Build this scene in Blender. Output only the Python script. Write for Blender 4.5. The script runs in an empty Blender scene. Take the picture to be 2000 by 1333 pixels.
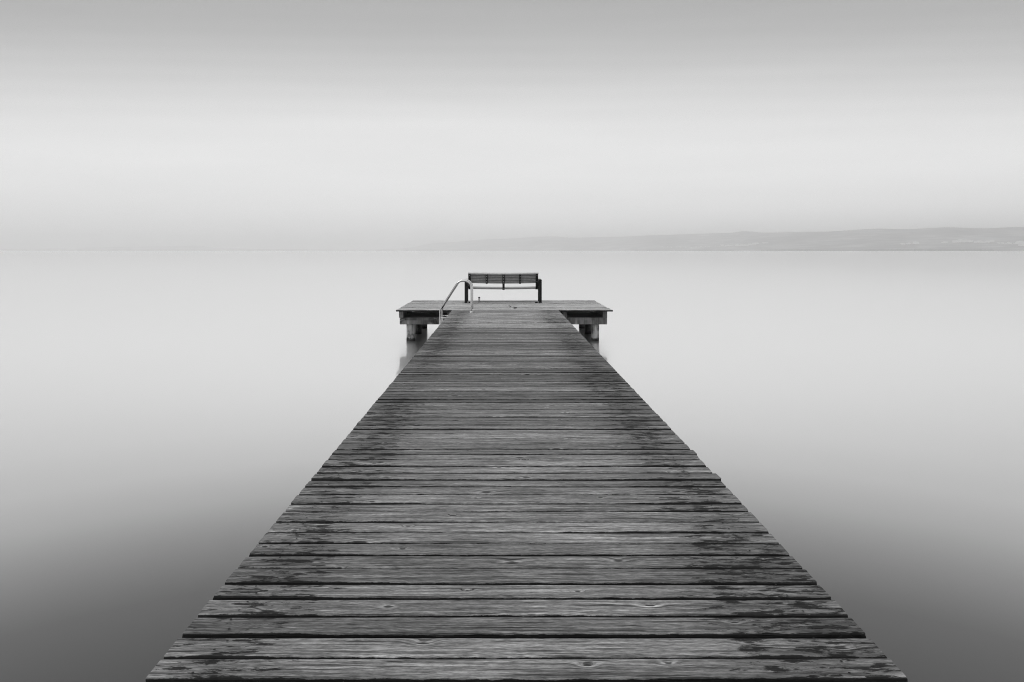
import bpy, bmesh, math, random
from mathutils import Vector, noise

random.seed(11)
R = math.radians
sc = bpy.context.scene
col = sc.collection

# ---------------------------------------------------------------- camera
DECK = 0.76                     # deck height above the water (m)
CAMZ = 2.16
F = 1333.0                      # focal length in photo pixels (photo is 2000 wide)
VPX, HOR = 980.0, 490.0
cam = bpy.data.cameras.new("camera")
cam.sensor_width = 36.0
cam.lens = 36.0 * F / 2000.0
cam.shift_x = (1000.0 - VPX) / 2000.0
cam.shift_y = -(666.5 - HOR) / 2000.0
cam.clip_start = 0.05
cam.clip_end = 80000.0
camo = bpy.data.objects.new("camera", cam)
camo.location = (0, 0, CAMZ)
camo.rotation_euler = (R(90), 0, 0)
col.objects.link(camo)
sc.camera = camo

# ---------------------------------------------------------------- view / render
sc.render.engine = 'CYCLES'
sc.view_settings.view_transform = 'Standard'
sc.view_settings.look = 'None'
sc.view_settings.exposure = 0.0
sc.view_settings.gamma = 1.0
sc.cycles.use_denoising = True
sc.cycles.denoising_prefilter = 'NONE'
sc.cycles.filter_width = 1.05
sc.cycles.max_bounces = 18
sc.cycles.volume_bounces = 16
sc.cycles.sample_clamp_indirect = 6.0

SUN_EL, SUN_AZ = 50.0, -115.0    # azimuth measured from +Y (ahead) towards +X (right)

# ---------------------------------------------------------------- world
world = bpy.data.worlds.new("World")
sc.world = world
world.use_nodes = True
nt = world.node_tree
for n in list(nt.nodes):
    nt.nodes.remove(n)


def N(tree, typ, **kw):
    n = tree.nodes.new(typ)
    for k, v in kw.items():
        setattr(n, k, v)
    return n


def L(tree, a, b):
    tree.links.new(a, b)


def ramp(tree, src, stops, interp='LINEAR'):
    n = N(tree, 'ShaderNodeValToRGB')
    cr = n.color_ramp
    cr.interpolation = interp
    while len(cr.elements) > 1:
        cr.elements.remove(cr.elements[-1])
    cr.elements[0].position = stops[0][0]
    cr.elements[0].color = (stops[0][1],) * 3 + (1,)
    for p, v in stops[1:]:
        e = cr.elements.new(p)
        e.color = (v, v, v, 1)
    if src is not None:
        L(tree, src, n.inputs[0])
    return n.outputs[0]


def mth(tree, op, a, b=None, c=None, clamp=False):
    n = N(tree, 'ShaderNodeMath', operation=op)
    n.use_clamp = clamp
    for i, v in enumerate((a, b, c)):
        if v is None:
            continue
        if isinstance(v, (int, float)):
            n.inputs[i].default_value = v
        else:
            L(tree, v, n.inputs[i])
    return n.outputs[0]


def comb(tree, x, y, z):
    n = N(tree, 'ShaderNodeCombineXYZ')
    for i, v in enumerate((x, y, z)):
        if isinstance(v, (int, float)):
            n.inputs[i].default_value = v
        else:
            L(tree, v, n.inputs[i])
    return n.outputs[0]


def sep(tree, v):
    n = N(tree, 'ShaderNodeSeparateXYZ')
    L(tree, v, n.inputs[0])
    return n.outputs


def tex_noise(tree, vec, scale=1.0, detail=4.0, rough=0.55, dist=0.0):
    n = N(tree, 'ShaderNodeTexNoise')
    L(tree, vec, n.inputs['Vector'])
    n.inputs['Scale'].default_value = scale
    n.inputs['Detail'].default_value = detail
    n.inputs['Roughness'].default_value = rough
    n.inputs['Distortion'].default_value = dist
    return n.outputs[0]


def mrange(tree, v, a, b, c=0.0, d=1.0, smooth=False):
    n = N(tree, 'ShaderNodeMapRange')
    n.interpolation_type = 'SMOOTHSTEP' if smooth else 'LINEAR'
    L(tree, v, n.inputs[0])
    for i, q in enumerate((a, b, c, d)):
        n.inputs[i + 1].default_value = q
    return n.outputs[0]


# high overcast: brightness by elevation (sine of it), with faint drawn-out cloud streaks
tc = N(nt, 'ShaderNodeTexCoord')
sx, sy, sz = sep(nt, tc.outputs['Generated'])
# the cloud sheet lies in broad bands that run across the view, so its tone follows height over distance ahead
ahead = mth(nt, 'SQRT', mth(nt, 'ADD', mth(nt, 'MULTIPLY', sy, sy), mth(nt, 'MULTIPLY', mth(nt, 'MULTIPLY', sx, sx), 0.12)))
elev = mth(nt, 'MULTIPLY', mth(nt, 'DIVIDE', sz, ahead), 1.8, clamp=True)
SKY = [(k * 1.8 / F, v) for k, v in ((0, 0.78), (40, 0.80), (90, 0.825), (140, 0.845), (190, 0.84), (240, 0.795),
       (275, 0.735), (310, 0.665), (340, 0.605), (370, 0.545), (400, 0.495), (430, 0.455), (460, 0.43), (490, 0.415), (570, 0.40), (740, 0.40))]
cloud = ramp(nt, elev, SKY, 'EASE')
strk = tex_noise(nt, comb(nt, mth(nt, 'MULTIPLY', sx, 1.6), mth(nt, 'MULTIPLY', sy, 1.6), mth(nt, 'MULTIPLY', sz, 16.0)),
                 1.0, 3.0, 0.5)
strk = mrange(nt, strk, 0.25, 0.75, 0.955, 1.045)
zen = mrange(nt, sz, 0.48, 0.9, 1.0, 3.2, smooth=True)         # unseen overhead sky, brightened to lift the haze and deck light
cl = mth(nt, 'MULTIPLY', mth(nt, 'MULTIPLY', cloud, strk), zen)
skyt = N(nt, 'ShaderNodeTexSky', sky_type='NISHITA')
skyt.sun_disc = False
skyt.sun_elevation = R(SUN_EL)
skyt.sun_rotation = R(SUN_AZ)
skyt.dust_density = 3.0
bw = N(nt, 'ShaderNodeRGBToBW')
L(nt, skyt.outputs[0], bw.inputs[0])
tot = mth(nt, 'ADD', mth(nt, 'MULTIPLY', cl, 10.0), mth(nt, 'MULTIPLY', bw.outputs[0], 0.05))   # a little sky light through the cloud
bg = N(nt, 'ShaderNodeBackground')
bg.inputs['Strength'].default_value = 0.1
L(nt, tot, bg.inputs['Color'])
wo = N(nt, 'ShaderNodeOutputWorld')
L(nt, bg.outputs[0], wo.inputs[0])

# ---------------------------------------------------------------- sun (veiled by cloud)
sun = bpy.data.lights.new("sun", 'SUN')
sun.energy = 0.9
sun.angle = R(35)
sun.color = (1, 1, 1)
suno = bpy.data.objects.new("sun", sun)
d = Vector((math.sin(R(SUN_AZ)) * math.cos(R(SUN_EL)), math.cos(R(SUN_AZ)) * math.cos(R(SUN_EL)), math.sin(R(SUN_EL))))
suno.rotation_euler = d.to_track_quat('Z', 'Y').to_euler()
suno.location = (-20, -10, 30)
col.objects.link(suno)


# ================================================================ helpers
class MB:
    """collects geometry for ONE mesh object"""

    def __init__(self):
        self.v, self.f, self.sm = [], [], []
        self.attr = {}

    def add(self, vs, fs, smooth=False):
        o = len(self.v)
        self.v += [tuple(q) for q in vs]
        self.f += [tuple(i + o for i in q) for q in fs]
        self.sm += [smooth] * len(fs)
        return o

    def box(self, a, b, bev=0.004, rot=None, piv=None):
        bm = bmesh.new()
        bmesh.ops.create_cube(bm, size=1)
        a, b = Vector(a), Vector(b)
        c, s = (a + b) / 2, b - a
        for v in bm.verts:
            v.co = Vector((v.co.x * s.x, v.co.y * s.y, v.co.z * s.z)) + c
        if bev:
            bmesh.ops.bevel(bm, geom=list(bm.edges), offset=bev, segments=2, profile=0.5, affect='EDGES')
        if rot is not None:
            p = Vector(piv) if piv is not None else c
            for v in bm.verts:
                v.co = rot @ (v.co - p) + p
        self.bm(bm)
        bm.free()

    def bm(self, bm, smooth=False):
        bm.verts.index_update()
        self.add([v.co for v in bm.verts], [[v.index for v in f.verts] for f in bm.faces], smooth)

    def tube(self, pts, rad, seg=16, cap=True):
        pts = [Vector(p) for p in pts]
        rads = rad if isinstance(rad, (list, tuple)) else [rad] * len(pts)
        up = None
        rings = []
        for i, p in enumerate(pts):
            t = (pts[min(i + 1, len(pts) - 1)] - pts[max(i - 1, 0)]).normalized()
            if up is None:
                up = t.orthogonal().normalized()
            up = (up - t * up.dot(t)).normalized()
            w = t.cross(up)
            rings.append([p + (up * math.cos(2 * math.pi * k / seg) + w * math.sin(2 * math.pi * k / seg)) * rads[i] for k in range(seg)])
        vs = [q for r in rings for q in r]
        fs = []
        for i in range(len(rings) - 1):
            for k in range(seg):
                a, b = i * seg + k, i * seg + (k + 1) % seg
                fs.append((a, b, b + seg, a + seg))
        self.add(vs, fs, True)
        if cap:
            self.add(rings[0][::-1], [tuple(range(seg))])
            self.add(rings[-1], [tuple(range(seg))])

    def build(self, name, mat, parent=None, recalc=True):
        me = bpy.data.meshes.new(name)
        me.from_pydata(self.v, [], self.f)
        me.polygons.foreach_set('use_smooth', self.sm)
        for k, vals in self.attr.items():
            if isinstance(vals[0], (tuple, list)):
                at = me.attributes.new(k, 'FLOAT_VECTOR', 'POINT')
                at.data.foreach_set('vector', [c for v in vals for c in v])
            else:
                at = me.attributes.new(k, 'FLOAT', 'POINT')
                at.data.foreach_set('value', vals)
        if recalc:
            b = bmesh.new()
            b.from_mesh(me)
            bmesh.ops.recalc_face_normals(b, faces=b.faces)
            b.to_mesh(me)
            b.free()
        me.update()
        o = bpy.data.objects.new(name, me)
        if mat:
            me.materials.append(mat)
        col.objects.link(o)
        if parent is not None:
            o.parent = parent
            o.matrix_parent_inverse = parent.matrix_world.inverted()
        return o


def tag(o, label=None, cat=None, group=None, kind=None):
    if label:
        o['label'] = label
    if cat:
        o['category'] = cat
    if group:
        o['group'] = group
    if kind:
        o['kind'] = kind
    return o


def empty(name, loc=(0, 0, 0)):
    o = bpy.data.objects.new(name, None)
    o.location = loc
    col.objects.link(o)
    bpy.context.view_layer.update()
    return o


def at(px, py, d):
    """the point that stands at depth d on the ray of photo pixel (px, py)"""
    return Vector(((px - VPX) * d / F, d, CAMZ - (py - HOR) * d / F))


def new_mat(name):
    m = bpy.data.materials.new(name)
    m.use_nodes = True
    t = m.node_tree
    for n in list(t.nodes):
        t.nodes.remove(n)
    out = N(t, 'ShaderNodeOutputMaterial')
    return m, t, out


def principled(t, out, rough=0.6, metal=0.0, spec=0.5):
    p = N(t, 'ShaderNodeBsdfPrincipled')
    p.inputs['Roughness'].default_value = rough
    p.inputs['Metallic'].default_value = metal
    p.inputs['Specular IOR Level'].default_value = spec
    L(t, p.outputs[0], out.inputs[0])
    return p


def grey(v):
    return (v, v, v, 1)


# ================================================================ materials
def wood_material(name, axis, base, contrast=1.0, use_attr=False):
    """weathered softwood: fibres run along `axis`; knots push the fibres aside"""
    m, t, out = new_mat(name)
    p = principled(t, out, 0.72, 0, 0.28)
    if use_attr:
        a = N(t, 'ShaderNodeAttribute', attribute_name='fibre')
        X, Y, Z = sep(t, a.outputs['Vector'])
        tone = N(t, 'ShaderNodeAttribute', attribute_name='tone').outputs['Fac']
        wear_gap_shade = N(t, 'ShaderNodeAttribute', attribute_name='wear_gap_shade').outputs['Fac']
    else:
        c = N(t, 'ShaderNodeTexCoord')
        s = sep(t, c.outputs['Object'])
        order = {'x': (0, 1, 2), 'y': (1, 0, 2), 'z': (2, 0, 1)}[axis]
        X, Y, Z = s[order[0]], s[order[1]], s[order[2]]
        tone = None
        wear_gap_shade = None
    mul = lambda a_, b_: mth(t, 'MULTIPLY', a_, b_)
    # knots
    vo = N(t, 'ShaderNodeTexVoronoi', feature='F1')
    vo.voronoi_dimensions = '2D'
    L(t, comb(t, mul(X, 2.6), mth(t, 'ADD', mul(Y, 6.0), mul(Z, 7.0)), 0.0), vo.inputs['Vector'])
    vo.inputs['Scale'].default_value = 1.0
    kr, kg, kb = sep(t, vo.outputs['Color'])
    absent = mth(t, 'LESS_THAN', kr, 0.52)                          # about half the cells hold no knot
    kd = mth(t, 'MULTIPLY', vo.outputs['Distance'], mrange(t, kg, 0.0, 1.0, 0.85, 2.6))
    kd = mth(t, 'ADD', kd, absent)
    lobe = mrange(t, kd, 0.0, 0.36, 1.0, 0.0, smooth=True)
    wn = N(t, 'ShaderNodeTexWhiteNoise', noise_dimensions='1D')
    L(t, mth(t, 'FLOOR', mth(t, 'MULTIPLY_ADD', Z, 1.0, 0.5)), wn.inputs['W'])
    frq = mrange(t, wn.outputs['Value'], 0.0, 1.0, 0.62, 1.30)      # tight- and wide-grained boards
    Yw = mth(t, 'ADD', Y, mul(lobe, 0.026))
    low = tex_noise(t, comb(t, mul(X, 1.3), mul(Y, 9.0), Z), 1.0, 2.0)
    Yw = mth(t, 'ADD', Yw, mul(low, 0.018))
    band = tex_noise(t, comb(t, mul(X, 0.9), mul(mul(Yw, frq), 46.0), Z), 1.0, 3.0, 0.6)
    fine = tex_noise(t, comb(t, mul(X, 2.8), mul(mul(Yw, frq), 118.0), Z), 1.0, 3.0, 0.65)
    fuzz = tex_noise(t, comb(t, mul(X, 26.0), mul(Y, 210.0), Z), 1.0, 3.0, 0.7)
    fleck = tex_noise(t, comb(t, mul(X, 8.0), mul(Yw, 62.0), mth(t, 'ADD', Z, 57.3)), 1.0, 3.0, 0.6)
    patch = tex_noise(t, comb(t, mul(X, 1.6), mul(Y, 7.0), mul(Z, 0.7)), 1.0, 4.0, 0.6)
    check = tex_noise(t, comb(t, mul(X, 2.4), mul(Yw, 95.0), mth(t, 'ADD', Z, 31.7)), 1.0, 2.0, 0.5)
    crack = mrange(t, check, 0.615, 0.66, 0.0, 1.0, smooth=True)
    flk = mrange(t, fleck, 0.60, 0.70, 0.0, 1.0, smooth=True)
    v = mrange(t, band, 0.3, 0.7, 1 - 0.20 * contrast, 1 + 0.20 * contrast)
    v = mul(v, mrange(t, fine, 0.3, 0.7, 1 - 0.62 * contrast, 1 + 0.70 * contrast))
    v = mul(v, mrange(t, fuzz, 0.3, 0.7, 1 - 0.55 * contrast, 1 + 0.55 * contrast))
    v = mul(v, mrange(t, patch, 0.25, 0.75, 0.74, 1.26))
    v = mul(v, mth(t, 'MULTIPLY_ADD', flk, -0.45, 1.0))
    # knot heart dark, pale rim
    rim = mrange(t, kd, 0.10, 0.20, 1.30, 1.0, smooth=True)
    v = mul(v, rim)
    heart = mrange(t, mth(t, 'ADD', kd, mul(mth(t, 'SUBTRACT', fine, 0.5), 0.16)), 0.05, 0.10, 0.0, 1.0, smooth=True)
    v = mul(v, mth(t, 'MULTIPLY_ADD', heart, 0.78, 0.22))
    v = mul(v, mth(t, 'MULTIPLY_ADD', crack, -0.60, 1.0))
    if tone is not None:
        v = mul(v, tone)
    stain = None
    if wear_gap_shade is not None:
        # dark algae stains, with fibrous edges, and the painted shade of the gaps
        s1 = tex_noise(t, comb(t, mul(X, 8.0), mul(Y, 34.0), mul(Z, 0.9)), 1.0, 5.0, 0.70)
        s1 = mth(t, 'ADD', s1, mul(mth(t, 'SUBTRACT', fine, 0.5), 0.36))
        s1 = mth(t, 'ADD', s1, mul(mth(t, 'SUBTRACT', fuzz, 0.5), 0.16))
        s1 = mth(t, 'ADD', s1, mth(t, 'MULTIPLY_ADD', wear_gap_shade, 0.28, -0.27))
        stain = mrange(t, s1, 0.485, 0.555, 0.0, 1.0, smooth=True)
        v = mul(v, mth(t, 'MULTIPLY_ADD', stain, -0.88, 1.0))
        # general grime where nobody walks
        v = mul(v, mrange(t, wear_gap_shade, 0.2, 1.0, 1.02, 0.80))
    v = mul(mth(t, 'POWER', mth(t, 'MAXIMUM', v, 0.0), 1.22), base)
    L(t, v, p.inputs['Base Color'])
    b = N(t, 'ShaderNodeBump')
    b.inputs['Strength'].default_value = 0.75
    b.inputs['Distance'].default_value = 0.004
    h = mth(t, 'ADD', mul(band, 0.5), mul(fine, 0.55))
    h = mth(t, 'SUBTRACT', h, mul(crack, 0.8))
    h = mth(t, 'ADD', h, mul(lobe, 0.35))
    L(t, h, b.inputs['Height'])
    L(t, b.outputs[0], p.inputs['Normal'])
    if stain is not None:
        L(t, mth(t, 'MULTIPLY_ADD', stain, 0.12, 0.72), p.inputs['Roughness'])
    return m


M_DECK = wood_material('weathered_deck_wood', 'x', 0.138, 1.0, True)
M_BEAM_X = wood_material('timber_across', 'x', 0.17, 0.8)
M_BEAM_Y = wood_material('timber_along', 'y', 0.17, 0.8)


def pile_material(name, base):
    m, t, out = new_mat(name)
    p = principled(t, out, 0.7, 0, 0.3)
    c = N(t, 'ShaderNodeTexCoord')
    x, y, z = sep(t, c.outputs['Object'])
    mul = lambda a_, b_: mth(t, 'MULTIPLY', a_, b_)
    g = tex_noise(t, comb(t, mul(x, 45), mul(y, 45), mul(z, 4)), 1, 4, 0.6)
    pt = tex_noise(t, comb(t, mul(x, 9), mul(y, 9), mul(z, 5)), 1, 5, 0.6)
    v = mrange(t, g, 0.25, 0.75, 0.55, 1.3)
    v = mul(v, mrange(t, pt, 0.40, 0.56, 0.30, 1.0, smooth=True))
    # wet band above the waterline, its edge uneven
    edge = mth(t, 'ADD', z, mul(mth(t, 'SUBTRACT', pt, 0.5), 0.10))
    v = mul(v, mrange(t, edge, 0.045, 0.085, 0.12, 1.0, smooth=True))
    L(t, mul(v, base), p.inputs['Base Color'])
    b = N(t, 'ShaderNodeBump')
    b.inputs['Strength'].default_value = 0.6
    b.inputs['Distance'].default_value = 0.01
    L(t, g, b.inputs['Height'])
    L(t, b.outputs[0], p.inputs['Normal'])
    return m


M_PILE = pile_material('stripped_pile_wood', 0.46)
M_PILE_DARK = pile_material('dark_pile_wood', 0.05)  # much darker base, for the inner and rear platform piles


def plain_material(name, v, rough, metal=0.0, spec=0.5, var=0.12, scale=30.0, bump=0.0):
    m, t, out = new_mat(name)
    p = principled(t, out, rough, metal, spec)
    c = N(t, 'ShaderNodeTexCoord')
    n = tex_noise(t, c.outputs['Object'], scale, 4, 0.6)
    L(t, mrange(t, n, 0.3, 0.7, v * (1 - var), v * (1 + var)), p.inputs['Base Color'])
    L(t, mrange(t, n, 0.3, 0.7, max(0.02, rough - 0.06), rough + 0.08), p.inputs['Roughness'])
    if bump:
        b = N(t, 'ShaderNodeBump')
        b.inputs['Strength'].default_value = bump
        b.inputs['Distance'].default_value = 0.003
        L(t, n, b.inputs['Height'])
        L(t, b.outputs[0], p.inputs['Normal'])
    return m


M_STEEL = plain_material('brushed_stainless', 0.60, 0.12, 1.0, 0.5, 0.06, 60)
M_DARK = plain_material('dark_painted_steel', 0.010, 0.5, 0.0, 0.2, 0.3, 40)
M_BOLT = plain_material('bolt_steel', 0.55, 0.35, 1.0)
M_SLAT = plain_material('grey_bench_slat', 0.24, 0.6, 0.0, 0.4, 0.2, 18)
M_RAIL = plain_material('pale_top_rail', 0.48, 0.55, 0.0, 0.4, 0.15, 18)
M_STUB = plain_material('galvanised_stub', 0.55, 0.5, 0.0, 0.5, 0.4, 40)
M_TWIG = plain_material('dry_twig_bark', 0.05, 0.8)
M_WOODS = plain_material('shore_foliage', 0.03, 0.8, 0, 0.2, 0.5, 0.02)
M_RENDER = plain_material('house_whitewash', 0.80, 0.7, 0, 0.3, 0.08, 0.2)
M_TILE = plain_material('house_roof', 0.50, 0.7, 0, 0.3, 0.2, 0.2)


def water_material():
    m, t, out = new_mat('still_lake_water')
    # long-exposure lake: ripples average out, so low views mirror the sky and steep views look into dark water
    fr = N(t, 'ShaderNodeFresnel')
    fr.inputs['IOR'].default_value = 1.333
    refl = ramp(t, fr.outputs[0], [(0.0, 0.02), (0.045, 0.08), (0.062, 0.148), (0.090, 0.265), (0.120, 0.515), (0.150, 0.77), (0.185, 0.93),
                                   (0.235, 0.985), (0.30, 0.998), (1.0, 0.998)], 'LINEAR')
    g = N(t, 'ShaderNodeBsdfGlossy')
    geo = N(t, 'ShaderNodeNewGeometry')
    wx, wy, wz = sep(t, geo.outputs['Position'])
    lane = tex_noise(t, comb(t, mth(t, 'MULTIPLY', wx, 0.015), mth(t, 'MULTIPLY', wy, 0.09), 0.0), 1.0, 4.0, 0.6)
    L(t, mrange(t, lane, 0.3, 0.7, 0.985, 1.0), g.inputs['Color'])      # faint wind lanes
    g.inputs['Roughness'].default_value = 0.065
    dfs = N(t, 'ShaderNodeBsdfDiffuse')
    dfs.inputs['Color'].default_value = grey(0.022)
    mx = N(t, 'ShaderNodeMixShader')
    L(t, refl, mx.inputs[0])
    L(t, dfs.outputs[0], mx.inputs[1])
    g2 = N(t, 'ShaderNodeBsdfGlossy')                  # the share of the exposure in which ripples tilt the surface
    g2.inputs['Color'].default_value = grey(1.0)
    g2.inputs['Roughness'].default_value = 0.285
    mg = N(t, 'ShaderNodeMixShader')
    mg.inputs[0].default_value = 0.54
    L(t, g.outputs[0], mg.inputs[1])
    L(t, g2.outputs[0], mg.inputs[2])
    L(t, mg.outputs[0], mx.inputs[2])
    L(t, mx.outputs[0], out.inputs[0])
    return m


def hill_material():
    m, t, out = new_mat('wooded_hillside')
    p = principled(t, out, 0.9, 0, 0.1)
    c = N(t, 'ShaderNodeTexCoord')
    n1 = tex_noise(t, c.outputs['Object'], 0.0016, 6, 0.6)
    x, y, z = sep(t, c.outputs['Object'])
    n2 = tex_noise(t, comb(t, mth(t, 'MULTIPLY', x, 0.004), mth(t, 'MULTIPLY', y, 0.004), mth(t, 'MULTIPLY', z, 0.05)), 1, 4, 0.6)
    v = mth(t, 'MULTIPLY', mrange(t, n1, 0.35, 0.65, 0.25, 2.2), mrange(t, n2, 0.4, 0.6, 0.35, 2.0))
    L(t, mth(t, 'MULTIPLY', v, 0.075), p.inputs['Base Color'])
    return m


# ================================================================ water
def sheet(name, xs, ys, mat, z=0.0):
    b = MB()
    b.add([(x, y, z) for y in ys for x in xs],
          [(j * len(xs) + i, j * len(xs) + i + 1, (j + 1) * len(xs) + i + 1, (j + 1) * len(xs) + i)
           for j in range(len(ys) - 1) for i in range(len(xs) - 1)])
    return b.build(name, mat, recalc=False)


XS = [-19900, -9000, -4000, -1500, -500, -150, -50, -15, -5, 0, 5, 15, 50, 150, 500, 1500, 4000, 9000, 19900]
YS = [-2900, -800, -200, -60, -15, -4, 0, 4, 8, 12, 16, 20, 26, 40, 80, 200, 500, 1200, 2500, 5000, 9000, 15000, 23900]
tag(sheet('water', XS, YS, water_material()), 'smooth pale lake water mirroring the overcast sky', kind='structure')

# ================================================================ hills
M_HILL = hill_material()
RIDGE = [(700, 489.4, 14500), (780, 485.5, 14000), (864, 474, 13300), (960, 467.5, 12700), (1080, 462, 11800), (1116, 464.5, 11500),
         (1200, 463, 10900), (1280, 460, 10300), (1360, 457, 9700), (1416, 455.8, 9400), (1456, 452, 9000), (1496, 454.8, 8700),
         (1600, 453, 8100), (1720, 447, 7600), (1760, 448, 7450), (1856, 444.5, 7200), (1920, 446.5, 7050), (2000, 443.5, 6900),
         (2200, 440, 6700), (2500, 445, 6500), (2700, 470, 6500)]
FAR_RIDGE = [(-500, 487, 13300), (0, 486.5, 13300), (180, 483.8, 13300), (240, 482.3, 13300), (330, 481, 13300), (384, 480, 13300),
             (425, 484.5, 13300), (520, 486.8, 13300), (620, 487.5, 13300), (720, 488.8, 13300)]


def interp(tab, x, k):
    if x <= tab[0][0]:
        return tab[0][k]
    for a, b in zip(tab, tab[1:]):
        if x <= b[0]:
            u = (x - a[0]) / (b[0] - a[0])
            u2 = u * u * (3 - 2 * u) if k == 1 else u
            return a[k] + (b[k] - a[k]) * u2
    return tab[-1][k]


def hill_point(tab, px, u, depth):
    """u = 0 at the shore, 1 on the ridge, on to 1.4 behind it"""
    dr = interp(tab, px, 2)
    ds = dr - depth
    dd = ds + u * depth
    X = (px - VPX) / F * dd
    H = (HOR - interp(tab, px, 1)) * dr / F + 2.0
    if u <= 1:
        s = 0.30 * u + 0.70 * u * u * (3 - 2 * u)
    else:
        s = 1 - 0.6 * (u - 1)
    wob = noise.noise(Vector((X * 0.0011, dd * 0.0011, 3.1))) * 0.16 + noise.noise(Vector((X * 0.004, dd * 0.004, 8.1))) * 0.05
    z = H * s * (1 + wob * min(1, 4 * u) * max(0.0, min(1, (1 - u) * 3)))
    if u > 0.97:
        z += noise.noise(Vector((X * 0.012, dd * 0.01, 1.7))) * 1.6
    return Vector((X, dd, max(z, 0) - (2.5 if u == 0 else 0)))


def hills(tab, depth, step, label):
    b = MB()
    us = [0, 0.015, 0.06, 0.12, 0.2, 0.3, 0.4, 0.5, 0.6, 0.7, 0.8, 0.88, 0.95, 1.0, 1.1, 1.4]
    pxs = []
    x = tab[0][0]
    while x <= tab[-1][0]:
        pxs.append(x)
        x += step
    b.add([hill_point(tab, q, u, depth) for u in us for q in pxs],
          [(j * len(pxs) + i, j * len(pxs) + i + 1, (j + 1) * len(pxs) + i + 1, (j + 1) * len(pxs) + i)
           for j in range(len(us) - 1) for i in range(len(pxs) - 1)], True)
    return tag(b.build('hills', M_HILL, recalc=False), label, kind='structure')


hills(RIDGE, 2300, 6, 'long low hazy hill range beyond the lake')
hills(FAR_RIDGE, 2500, 10, 'faintest hills fading into haze on the far left shore')

# ---------------------------------------------------------------- woods along the far shore
rs = random.Random(5)
b = MB()
ico = bmesh.new()
bmesh.ops.create_icosphere(ico, subdivisions=2, radius=1)
ico.verts.index_update()
IV = [v.co.copy() for v in ico.verts]
IF = [[v.index for v in f.verts] for f in ico.faces]
ico.free()


def blob(mb, c, rx, ry, rz, seed):
    vs = []
    for v in IV:
        k = 1 + 0.45 * noise.noise(v * 1.9 + Vector((seed * 3.7, seed, 0)))
        vs.append((c[0] + v.x * rx * k, c[1] + v.y * ry * k, c[2] + v.z * rz * k))
    mb.add(vs, IF)


for i in range(900):
    px = rs.uniform(1240, 2450)
    dens = noise.noise(Vector((px * 0.012, 4.2, 0)))
    if dens < -0.22:
        continue
    q = hill_point(RIDGE, px, 0.015, 2300)
    h = rs.uniform(5, 9) * (1 + 0.9 * max(dens, 0))
    blob(b, (q.x, q.y - rs.uniform(5, 60), h * 0.5), rs.uniform(8, 22), 7, h, i)
tag(b.build('shore_woods', M_WOODS), 'dark band of trees along the foot of the hills', 'woods', kind='stuff')

# a taller clump standing out of it
b = MB()
dd = 5300
for k in range(9):
    q = at(1717 + rs.uniform(-2.2, 2.2), 489.8, dd)
    blob(b, (q.x, dd, 7 + rs.uniform(-3, 5)), 4.5, 4, 6, 70 + k)
c0 = at(1717, 489.8, dd)
tree = empty('tree', (c0.x, dd, 0))
b.build('crown', M_WOODS, tree)
b = MB()
b.tube([(c0.x, dd, -1), (c0.x + 0.3, dd, 3), (c0.x, dd, 9)], [1.0, 0.8, 0.5], 8)
b.build('trunk', M_TWIG, tree)
tag(tree, 'dark rounded tree standing alone at the waterline below the hills', 'tree')

# ---------------------------------------------------------------- village houses on the slope


def house_mesh(w, dpt, h, rf):
    b = MB()
    b.add([(-w, -dpt, 0), (w, -dpt, 0), (w, dpt, 0), (-w, dpt, 0), (-w, -dpt, h), (w, -dpt, h), (w, dpt, h), (-w, dpt, h), (-w, 0, h + rf), (w, 0, h + rf)],
          [(0, 1, 5, 4), (1, 2, 6, 9, 5), (2, 3, 7, 6), (3, 0, 4, 8, 7), (3, 2, 1, 0)])
    return b


def roof_mesh(w, dpt, h, rf):
    b = MB()
    e = 0.5
    s = rf / dpt
    pr = [(-dpt - e, h - e * s + 0.05), (0, h + rf + 0.05), (dpt + e, h - e * s + 0.05), (dpt + e, h - e * s + 0.35), (0, h + rf + 0.35), (-dpt - e, h - e * s + 0.35)]
    n = len(pr)
    vs = [(x, y, z) for x in (-w - e, w + e) for (y, z) in pr]
    b.add(vs, [tuple(range(n)), tuple(range(2 * n - 1, n - 1, -1))] + [(i, (i + 1) % n, n + (i + 1) % n, n + i) for i in range(n)])
    return b


root = empty('house')
h_wall = house_mesh(6.5, 4.5, 5.5, 3.2).build('wall', M_RENDER, root)
h_roof = roof_mesh(6.5, 4.5, 5.5, 3.2).build('roof', M_TILE, root)
first_house = True


def put_house(px, py, label, group, sxy):
    global first_house
    lo, hi = 0.0, 1.0
    for _ in range(24):
        mid = (lo + hi) / 2
        q = hill_point(RIDGE, px, mid, 2300)
        y_ = HOR + (CAMZ - q.z) * F / q.y
        if y_ > py:
            lo = mid
        else:
            hi = mid
    q = hill_point(RIDGE, px, lo, 2300)
    if first_house:
        r, first_house = root, False
    else:
        r = root.copy()
        col.objects.link(r)
        for ch in (h_wall, h_roof):
            c_ = ch.copy()
            col.objects.link(c_)
            c_.parent = r
    r.location = (q.x, q.y, q.z - 0.6)
    r.rotation_euler = (0, 0, rs.uniform(-0.5, 0.5))
    r.scale = (sxy, sxy, sxy * rs.uniform(0.9, 1.2))
    tag(r, label, 'house', group)


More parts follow.
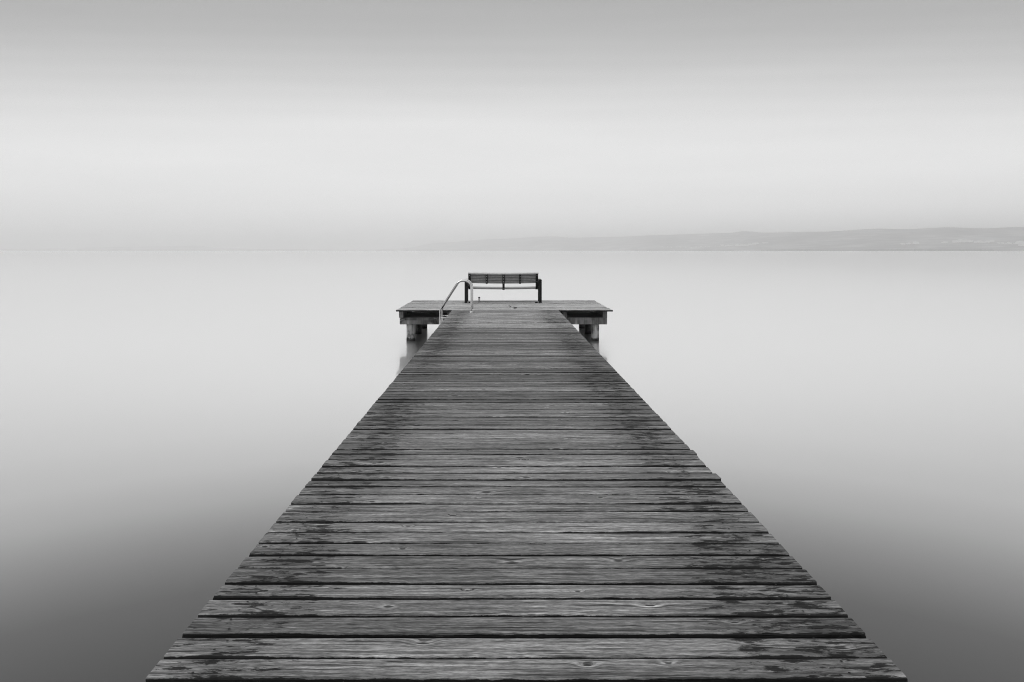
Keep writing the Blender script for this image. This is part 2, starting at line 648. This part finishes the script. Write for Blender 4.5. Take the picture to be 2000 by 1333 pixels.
VILL = [
    # label, group, [(x0, x1, y at x0, y at x1, spread, count, size)]
    ('tiny white house in the large village high on the right hillside', 'houses of the right hillside village',
     [(1862, 1886, 473.6, 472.8, 0.8, 16, 1.15), (1884, 1898, 473.2, 472.8, 0.5, 8, 0.9), (1905, 1918, 473.8, 474.2, 0.7, 6, 0.9),
      (1920, 1940, 474.5, 472.8, 0.6, 8, 0.95), (1945, 1982, 476, 476.6, 0.8, 7, 0.8), (1986, 2000, 476.5, 475.5, 2.0, 12, 1.0), (1992, 2000, 480.5, 480.5, 0.6, 3, 1.0)]),
    ('tiny white house on the slope just left of the large hillside village', 'houses of the small slope hamlet',
     [(1759, 1765, 477.4, 477.6, 0.3, 3, 0.8), (1772, 1776, 477.4, 477.4, 0.2, 2, 0.85), (1786, 1792, 476.5, 476.2, 0.2, 4, 1.05), (1839, 1850, 474.8, 474.6, 0.3, 3, 0.75)]),
    ('tiny pale house in the village low on the middle of the hill range', 'houses of the middle village',
     [(1409, 1412, 480.3, 480.3, 0.3, 2, 1.0), (1417, 1431, 481.3, 480.8, 0.5, 6, 0.85), (1436, 1460, 480.6, 480.2, 0.6, 12, 1.05),
      (1462, 1480, 479.4, 476.8, 0.7, 10, 1.05), (1489, 1500, 475.6, 475.4, 0.3, 4, 0.95), (1290, 1400, 484.2, 482.5, 1.6, 12, 0.65)]),
]
for label, group, rows in VILL:
    for (x0, x1, y0, y1, spr, cnt, size) in rows:
        for k in range(cnt):
            u = (k + rs.uniform(0.1, 0.9)) / cnt
            put_house(x0 + (x1 - x0) * u, y0 + (y1 - y0) * u + rs.uniform(-spr, spr), label, group, size * 1.55 * rs.uniform(0.8, 1.2))

# ================================================================ the jetty
jetty = empty('jetty', (0.08, 2.0, 0))
tag(jetty, 'long weathered plank jetty on timber piles ending in a wide platform', 'jetty')
WX0, WX1 = -1.168, 1.331        # walkway edges
PX0, PX1 = -2.49, 2.60          # platform edges
PY0, PY1 = 16.05, 19.22         # platform front and back


def add_plank(mb, x0, x1, y0, y1, ztop, th, nseg, pid, rnd, wearf, skew=0.0, tone=1.0):
    xc = (x0 + x1) / 2
    w = y1 - y0
    off = rnd.uniform(-40, 40)
    flip = rnd.choice((-1, 1))
    cup = rnd.uniform(-0.0016, 0.0012)
    tilt = rnd.uniform(-0.0022, 0.0022)
    prof = [(0, -th, 1), (0, -0.014, 1), (0.0014, -0.0055, 1), (0.0045, -0.0018, .9), (0.010, -0.0002, .5),
            (w * .3, 0, 0), (w * .5, 0, 0), (w * .7, 0, 0),
            (w - 0.010, -0.0002, -.5), (w - 0.0045, -0.0018, -.9), (w - 0.0014, -0.0055, -1), (w, -0.014, -1), (w, -th, -1)]
    n = len(prof)
    vs = []
    fib, tn, wr = [], [], []
    for i in range(nseg + 1):
        x = x0 + (x1 - x0) * i / nseg
        jf = noise.noise(Vector((x * 2.1, pid * 5.3, 0.3))) * 0.0022 + noise.noise(Vector((x * 11, pid * 5.3, 1.3))) * 0.0012
        jb = noise.noise(Vector((x * 2.1, pid * 5.3, 7.3))) * 0.0022 + noise.noise(Vector((x * 11, pid * 5.3, 9.3))) * 0.0012
        cf = max(0, noise.noise(Vector((x * 4.5, pid * 2.9, 20.3))) - 0.42) * 0.028     # chipped arris
        zz = noise.noise(Vector((x * 0.9, pid * 3.1, 5.5))) * 0.0022
        for k, (py, pz, side) in enumerate(prof):
            e = jf + cf if side > 0 else (jb if side < 0 else 0)
            yy = y0 + py + e * abs(side) + skew * (x - xc)
            t01 = py / w - 0.5
            z = ztop + pz
            if k not in (0, n - 1):
                z += zz + cup * (1 - 4 * t01 * t01) + tilt * t01 * 2
                if side > 0 and k in (2, 3, 4):
                    z -= cf * 0.35
            rag = 0.0
            if i in (0, nseg):
                rag = rnd.uniform(-0.002, 0.002)
            vs.append((x + rag, yy, z))
            fib.append(((x + off) * flip, py - (0.5 * pz if k in (0, 1, n - 2, n - 1) else 0), pid * 13.37))
            tn.append(tone)
            wr.append(wearf(x, y0) + (2.2 if k in (0, 1, n - 2, n - 1) else 0.9 if k in (2, n - 3) else 0.25 if k in (3, n - 4) else 0.0))  # plank sides and arrises: dirt, plus gap shade put into the colour
    fs = []
    for i in range(nseg):
        for k in range(n - 1):
            a = i * n + k
            fs.append((a, a + n, a + n + 1, a + 1))
        a = i * n
        fs.append((a + n - 1, a + 2 * n - 1, a + n, a))
    fs.append(tuple(range(n)))
    fs.append(tuple(nseg * n + k for k in range(n - 1, -1, -1)))
    mb.add(vs, fs)
    mb.attr.setdefault('fibre', []).extend(fib)
    mb.attr.setdefault('tone', []).extend(tn)
    mb.attr.setdefault('wear_gap_shade', []).extend(wr)


def walk_wear(x, y):
    el, er = x - WX0, WX1 - x
    m1 = 0.85 + 0.45 * noise.noise(Vector((0.3, y * 0.8, 4.4))) + 0.4 * noise.noise(Vector((1.3, y * 3.1, 4.4)))
    m2 = 0.90 + 0.45 * noise.noise(Vector((9.3, y * 0.8, 1.4))) + 0.4 * noise.noise(Vector((7.3, y * 3.1, 4.4)))
    wl = math.exp(-((el - 0.24) / 0.27) ** 2) * m1 + math.exp(-(el / 0.08) ** 2) * 0.2
    wr_ = math.exp(-((er - 0.26) / 0.29) ** 2) * m2 + math.exp(-(er / 0.08) ** 2) * 0.2
    base = 0.10 + 0.12 * noise.noise(Vector((x * 0.9, y * 0.8, 2.2)))
    return max(0.0, min(0.92, base + 0.9 * (wl + wr_)))


# plank joints read from the photograph near the camera, then a regular rhythm with variation
rp = random.Random(21)
joints_px = [1327, 1283.5, 1241, 1203, 1168.7, 1139, 1109.5, 1084, 1061, 1039.5, 1019, 998, 984, 966, 951, 937.5, 924, 911, 897.5, 887.5, 877.5, 867, 857, 847.7,
             838.5, 830.5, 822, 815, 807, 800, 793]
joints = [F * (CAMZ - DECK) / (y - HOR) for y in joints_px]
wide = {1241, 1203, 1168.7, 1139, 887.5, 911, 937.5, 966, 847.7, 822}
js = []
y = joints[0]
front = []
while y > -1.6:
    y -= rp.uniform(0.125, 0.14)
    front.append(y)
js = [(q, rp.uniform(0.012, 0.016)) for q in reversed(front)]
js += [(q, rp.uniform(0.0160, 0.0180) if px in wide else rp.uniform(0.0130, 0.0155)) for q, px in zip(joints, joints_px)]
y = joints[-1]
while y < PY0 - 0.20:
    y += rp.uniform(0.118, 0.142)
    js.append((y, rp.choice((0.013, 0.015, 0.017, 0.020, 0.028))))
# close the walkway flush against the platform
js[-1] = (PY0 - 0.004, 0.005)

b = MB()
for i in range(len(js) - 1):
    (ya, ga), (yb, gb) = js[i], js[i + 1]
    yc = (ya + yb) / 2
    x0 = WX0 + rp.gauss(0, 0.0015)
    x1 = WX1 + rp.gauss(0, 0.0015)
    if ya < 4.19 < yb or ya < 4.70 < yb:          # two boards stick out on the right
        x1 += 0.014
    nseg = 110 if yc < 6 else (60 if yc < 10 else 36)
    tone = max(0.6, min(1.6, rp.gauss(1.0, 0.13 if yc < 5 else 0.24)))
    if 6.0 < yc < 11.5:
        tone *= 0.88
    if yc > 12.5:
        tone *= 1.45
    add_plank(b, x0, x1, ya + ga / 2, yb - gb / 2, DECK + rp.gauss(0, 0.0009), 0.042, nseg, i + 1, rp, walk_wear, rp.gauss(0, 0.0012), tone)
for i in range(len(js) - 1):                      # sunken screw heads over the outer stringers
    ya, yb = js[i][0], js[i + 1][0]
    if ya > 9:
        break
    for xs in (-1.01, 1.15):
        for f_ in (0.27, 0.73):
            cx, cy = xs + rp.gauss(0, 0.012), ya + (yb - ya) * f_ + rp.gauss(0, 0.006)
            vs = [(cx + 0.0050 * math.cos(k * math.pi / 4), cy + 0.0050 * math.sin(k * math.pi / 4), DECK + 0.0042) for k in range(8)]
            b.add(vs, [tuple(range(8))])
            b.attr['fibre'] += [(cx, cy, 990.0)] * 8
            b.attr['tone'] += [0.22] * 8
            b.attr['wear_gap_shade'] += [1.0] * 8
b.build('walkway_deck', M_DECK, jetty)


def plat_wear(x, y):
    return max(0.0, 0.26 + 0.25 * noise.noise(Vector((x * 0.7, y * 1.2, 6.2))))


b = MB()
y = PY0
pid = 400
while y < PY1 - 0.05:
    w = rp.uniform(0.125, 0.145)
    yb = min(y + w, PY1)
    g = rp.choice((0.006, 0.008, 0.012, 0.018))
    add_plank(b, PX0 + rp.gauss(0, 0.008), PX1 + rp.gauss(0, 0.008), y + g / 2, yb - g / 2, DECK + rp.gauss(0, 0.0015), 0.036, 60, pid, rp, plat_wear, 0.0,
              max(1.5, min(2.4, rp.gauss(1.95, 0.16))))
    pid += 1
    y = yb
b.build('platform_deck', M_DECK, jetty)

# joists under the platform: outermost ones show their sawn ends
ZJ = DECK - 0.036 - 0.003
for xa in (-2.43, -1.30, -0.40, 0.55, 1.45, 2.40):
    b = MB()
    b.box((xa, PY0 + 0.09, ZJ - 0.150), (xa + 0.095, PY1 - 0.06, ZJ), 0.006)
    b.build('joist', M_BEAM_Y, jetty)
# twin cap beams over each row of piles
ZB = ZJ - 0.150 - 0.003
ROWS = (16.42, 17.72, 19.0)
for k, yr in enumerate(ROWS):
    b = MB()
    b.box((-2.43 + 0.01 * k, yr - 0.17, ZB - 0.165), (2.51, yr - 0.02, ZB), 0.007)
    b.build('cap_beam', M_BEAM_X, jetty)
    b = MB()
    b.box((-2.41, yr + 0.0, ZB - 0.160), (2.49, yr + 0.14, ZB - 0.004), 0.007)
    b.build('cap_beam', M_BEAM_X, jetty)
# cross planks lying between the first two rows of beams
b = MB()
b.box((-2.38, ROWS[0] + 0.16, ZB - 0.06), (2.44, ROWS[1] - 0.19, ZB - 0.012), 0.005)
b.build('brace_board', M_BEAM_X, jetty)


def pile(x, yy, ztop, r0, seed, lean=0.0, mat=None):
    b = MB()
    pts, rr = [], []
    for i in range(15):
        z = ztop - (ztop + 1.9) * i / 14
        pts.append((x + lean * (ztop - z) + 0.008 * noise.noise(Vector((z * 2, seed, 0))), yy + 0.008 * noise.noise(Vector((z * 2, seed, 5))), z))
        rr.append(r0 * (1 + 0.05 * noise.noise(Vector((z * 3, seed, 9)))))
    b.tube(pts, rr, 20)
    v = []
    for q in b.v:
        k = noise.noise(Vector((q[0] * 16, q[1] * 16, q[2] * 3 + seed))) * 0.008
        dx, dy = q[0] - x, q[1] - yy
        m_ = math.hypot(dx, dy) or 1
        v.append((q[0] + dx / m_ * k, q[1] + dy / m_ * k, q[2]))
    b.v = v
    b.build('pile', mat or M_PILE, jetty)


ZP = ZB - 0.168
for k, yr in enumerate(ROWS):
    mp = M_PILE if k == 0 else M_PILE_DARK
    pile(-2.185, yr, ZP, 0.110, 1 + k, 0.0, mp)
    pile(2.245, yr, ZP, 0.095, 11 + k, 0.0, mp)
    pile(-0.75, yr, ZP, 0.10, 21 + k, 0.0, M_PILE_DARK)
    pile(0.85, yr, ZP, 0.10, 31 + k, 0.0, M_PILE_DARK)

# walkway stringers, caps and piles (hidden from above, seen from the side)
for xa in (-1.06, 0.03, 1.10):
    b = MB()
    b.box((xa, -1.5, DECK - 0.205), (xa + 0.10, PY0 - 0.03, DECK - 0.046), 0.006)
    b.build('stringer', M_BEAM_Y, jetty)
for yr in (0.8, 3.9, 7.0, 10.1, 13.2):
    b = MB()
    b.box((-1.12, yr - 0.08, DECK - 0.37), (1.27, yr + 0.08, DECK - 0.208), 0.006)
    b.build('cap_beam', M_BEAM_X, jetty)
    pile(-0.95, yr, DECK - 0.373, 0.10, yr)
    pile(1.10, yr, DECK - 0.373, 0.10, yr + 3)

# ================================================================ bench
BD = 18.2
BX0, BX1 = -0.906, 0.984
bench = empty('bench', (0.04, BD + 0.3, DECK))
tag(bench, 'dark slatted bench facing the lake at the end of the platform', 'bench')
SAG = 0.016


def sag(x):
    u = (x - BX0) / (BX1 - BX0) * 2 - 1
    return -SAG * (1 - u * u)


def bar(mb, x0, x1, prof, nseg=24, sg=True):
    """extrude a (y, z) profile along x with the slight sag of the bench"""
    n = len(prof)
    vs = []
    for i in range(nseg + 1):
        x = x0 + (x1 - x0) * i / nseg
        dz = sag(x) if sg else 0
        vs += [(x, p_[0], p_[1] + dz) for p_ in prof]
    fs = [(i * n + k, (i + 1) * n + k, (i + 1) * n + (k + 1) % n, i * n + (k + 1) % n) for i in range(nseg) for k in range(n)]
    fs += [tuple(range(n))[::-1], tuple(nseg * n + k for k in range(n))]
    mb.add(vs, fs)


def rect(y0, z0, hw, hh, ang):
    """bevelled rectangle centred at y0, z0, turned by ang about x"""
    c_, s_ = math.cos(ang), math.sin(ang)
    e = min(hw, hh) * 0.3
    pts = [(-hw + e, -hh), (hw - e, -hh), (hw, -hh + e), (hw, hh - e), (hw - e, hh), (-hw + e, hh), (-hw, hh - e), (-hw, -hh + e)]
    return [(y0 + c_ * a - s_ * q, z0 + s_ * a + c_ * q) for a, q in pts]


LEAN = R(14)
BZ0 = DECK + 0.44              # pivot of the back
BY0 = BD + 0.20


def back_at(s):
    """a point on the rear face of the back, s metres above its pivot"""
    return BY0 - math.sin(LEAN) * s, BZ0 + math.cos(LEAN) * s


b = MB()
for k in range(6):
    yy, zz = back_at(0.110 + 0.0445 * k)
    bar(b, BX0 + 0.03, BX1 - 0.03, rect(yy + 0.016, zz, 0.013, 0.0168, LEAN))
yy, zz = back_at(0.22)
backrest = b.build('backrest', M_SLAT, bench)
b = MB()
bar(b, BX0 + 0.032, BX1 - 0.032, rect(yy + 0.033, zz, 0.003, 0.128, LEAN))  # added dark sheet, stands in for the shade between the slats
b.build('groove_shade_sheet', M_DARK, backrest)
b = MB()
yy, zz = back_at(0.372)
bar(b, BX0, BX1, rect(yy + 0.012, zz, 0.034, 0.016, LEAN + R(8)))
b.build('top_rail', M_RAIL, bench)
b = MB()
bar(b, BX0 + 0.03, BX1 - 0.03, rect(BY0 + 0.062, DECK + 0.389, 0.014, 0.020, R(2)))
for k in range(7):
    bar(b, BX0 + 0.03, BX1 - 0.03, rect(BY0 + 0.107 + 0.066 * k, DECK + 0.392 + 0.001 * k, 0.029, 0.014, R(1)))
b.build('seat', M_SLAT, bench)


def bracket(x, w, full):
    """upright of the back; the full ones carry on forward below the seat"""
    b = MB()
    s0 = (-0.048 if abs(x - 0.04) < 0.2 else -0.075) if full else 0.085
    ya, za = back_at(s0)
    yb, zb = back_at(0.350)
    ym, zm = (ya + yb) / 2 - 0.014, (za + zb) / 2
    hl = (0.350 - s0) / 2
    g = sag(x)
    pr = [(p_[0], p_[1] + g) for p_ in rect(ym, zm, 0.015, hl, LEAN)]
    bar(b, x - w / 2, x + w / 2, pr, 1, False)
    if full:
        b.box((x - w / 2, BY0 + 0.02, DECK + 0.355 + g), (x + w / 2, BY0 + 0.49, DECK + 0.376 + g), 0.003)
    o = b.build('bracket', M_DARK, bench)
    bo = MB()
    for s in ((0.11, 0.1545, 0.199, 0.2435, 0.288, 0.3325) if 0 < abs(x - 0.04) < 0.6 or abs(x - 0.04) < 0.1 else (0.13, 0.31)):
        yy, zz = back_at(s)
        bo.tube([(x, yy - 0.026, zz + g), (x, yy - 0.036, zz + g)], 0.0075, 10)
    bo.build('bolt_heads', M_BOLT, o)


for x, w, full in ((BX0 + 0.040, 0.066, True), (-0.405, 0.052, False), (0.048, 0.060, True), (0.492, 0.052, False), (BX1 - 0.040, 0.066, True)):
    bracket(x, w, full)
for sgn, xo in ((-1, -0.955), (1, 1.030)):
    b = MB()
    zt = DECK + 0.628
    b.box((xo - 0.036, BD - 0.02, DECK + 0.008), (xo + 0.036, BD + 0.045, zt - 0.042), 0.006)
    b.build('leg', M_DARK, bench)
    b = MB()
    b.box((xo - 0.036, BD + 0.50, DECK + 0.008), (xo + 0.036, BD + 0.56, zt - 0.042), 0.006)
    b.build('leg', M_DARK, bench)
    b = MB()
    b.box((xo - 0.038, BD - 0.03, zt - 0.040), (xo + 0.038, BD + 0.58, zt), 0.012)
    b.build('armrest', M_DARK, bench)
    b = MB()
    xi = BX0 + 0.03 if sgn < 0 else BX1 - 0.03
    xa, xb = sorted((xo - sgn * 0.034, xi))
    b.box((xa, BD + 0.02, DECK + 0.535), (xb, BD + 0.06, DECK + 0.575), 0.003)
    b.box((xa, BD + 0.18, DECK + 0.400), (xb, BD + 0.24, DECK + 0.440), 0.003)
    b.box((xo - 0.02, BD + 0.04, DECK + 0.400), (xo + 0.02, BD + 0.51, DECK + 0.440), 0.003)
    b.build('side_rail', M_DARK, bench)
    b = MB()
    xa, xb = sorted((xo + sgn * 0.05, xo - sgn * 0.14))
    b.box((xa, BD + 0.01, DECK + 0.003), (xb, BD + 0.07, DECK + 0.012), 0.002)
    xa, xb = sorted((xo - sgn * 0.07, xo - sgn * 0.14))
    b.box((xa, BD + 0.02, DECK + 0.012), (xb, BD + 0.07, DECK + 0.036), 0.004)
    b.build('foot_plate', M_DARK, bench)

# ================================================================ bathing ladder
ladder = empty('ladder', (-1.05, 15.8, DECK))
tag(ladder, 'polished steel bathing ladder with curved handrails on the jetty edge', 'ladder')


def round_path(pts, rads, n=10):
    out = [Vector(pts[0])]
    for i in range(1, len(pts) - 1):
        p, a, c_ = Vector(pts[i]), Vector(pts[i - 1]), Vector(pts[i + 1])
        u, w = (a - p).normalized(), (c_ - p).normalized()
        ang = u.angle(w)
        r_ = rads[i - 1]
        t_ = r_ / math.tan(ang / 2)
        cen = p + (u + w).normalized() * (r_ / math.sin(ang / 2))
        s, e = p + u * t_ - cen, p + w * t_ - cen
        tot = s.angle(e)
        for k in range(n + 1):
            f_ = k / n
            v = (s * math.sin((1 - f_) * tot) + e * math.sin(f_ * tot)) / math.sin(tot)
            out.append(cen + v)
    out.append(Vector(pts[-1]))
    return out


for dy in (15.48, 16.01):
    # the rail: foot on the deck, over the top, slanting down past the edge, then straight into the water
    pts = [(-0.690, dy, DECK + 0.004), (-0.690, dy, DECK + 0.74), (-0.985, dy, DECK + 0.70), (-1.395, dy, DECK + 0.065), (-1.400, dy, -0.75)]
    b = MB()
    b.tube(round_path(pts, (0.17, 0.16, 0.09)), 0.0215, 16)
    b.build('handrail', M_STEEL, ladder)
    b = MB()
    b.tube([(-0.690, dy, DECK + 0.002), (-0.690, dy, DECK + 0.012), (-0.690, dy, DECK + 0.0125), (-0.690, dy, DECK + 0.022)], [0.052, 0.052, 0.034, 0.027], 20)
    b.build('base_flange', M_STEEL, ladder)
    b = MB()
    b.box((-1.385, dy - 0.018, DECK - 0.135), (-1.178, dy + 0.018, DECK - 0.110), 0.003)
    b.box((-1.186, dy - 0.04, DECK - 0.17), (-1.178, dy + 0.04, DECK - 0.05), 0.002)
    b.build('wall_bracket', M_STEEL, ladder)
for z in (0.42, 0.16, -0.12, -0.40):
    b = MB()
    b.box((-1.44, 15.502, z), (-1.36, 15.988, z + 0.028), 0.006)
    b.build('rung', M_STEEL, ladder)

# ================================================================ small things on the platform
stub = empty('stub_post', (-0.616, 18.66, DECK))
tag(stub, 'short pale metal stub post with dark cap behind the ladder rail near the bench', 'post')
b = MB()
b.tube([(-0.616, 18.66, DECK + 0.002), (-0.616, 18.66, DECK + 0.108)], 0.026, 16)
b.build('shaft', M_STUB, stub)
b = MB()
b.tube([(-0.616, 18.66, DECK + 0.109), (-0.616, 18.66, DECK + 0.127), (-0.616, 18.66, DECK + 0.130)], [0.028, 0.028, 0.022], 16)
b.build('cap', M_DARK, stub)
b = MB()
b.tube([(-0.616, 18.66, DECK + 0.003), (-0.616, 18.66, DECK + 0.008)], 0.036, 16)
b.build('base', M_DARK, stub)

b = MB()
p1, p2 = at(993.3, 599, 17.1), at(998, 600.5, 16.9)
z0 = DECK + 0.012
b.tube([(p1.x, 17.15, z0), ((p1.x + p2.x) / 2, 17.06, z0 + 0.008), (p2.x, 16.92, z0)], [0.006, 0.010, 0.007], 7)
tag(b.build('twig', M_TWIG), 'short straight twig lying on the platform boards behind the bench', 'twig')
b = MB()
q1, q2, q3 = at(1002, 601.2, 16.8), at(1007.5, 603.2, 16.5), at(1010, 602.6, 16.5)
b.tube([(q1.x, 16.82, z0), ((q1.x + q2.x) / 2, 16.68, z0 + 0.010), (q2.x - .02, 16.52, z0 + 0.004), (q3.x, 16.58, z0)], [0.005, 0.009, 0.014, 0.007], 7)
b.tube([(q2.x - .02, 16.53, z0 + 0.004), (q2.x - 0.05, 16.40, z0)], [0.012, 0.005], 7)
tag(b.build('twig', M_TWIG), 'larger forked twig on the platform boards, right of the straight one', 'twig')

# ================================================================ haze: the air between here and the far shore
m, t, out = new_mat('lake_haze')
pv = N(t, 'ShaderNodeVolumePrincipled')
pv.inputs['Color'].default_value = grey(1.0)
pv.inputs['Density'].default_value = 2.2e-4
pv.inputs['Anisotropy'].default_value = 0.85
L(t, pv.outputs[0], out.inputs['Volume'])
b = MB()
b.box((-20000, -3000, -3.0), (20000, 24000, 275), 0)
hz = b.build('haze', m)
tag(hz, 'pale haze over the lake', kind='stuff')
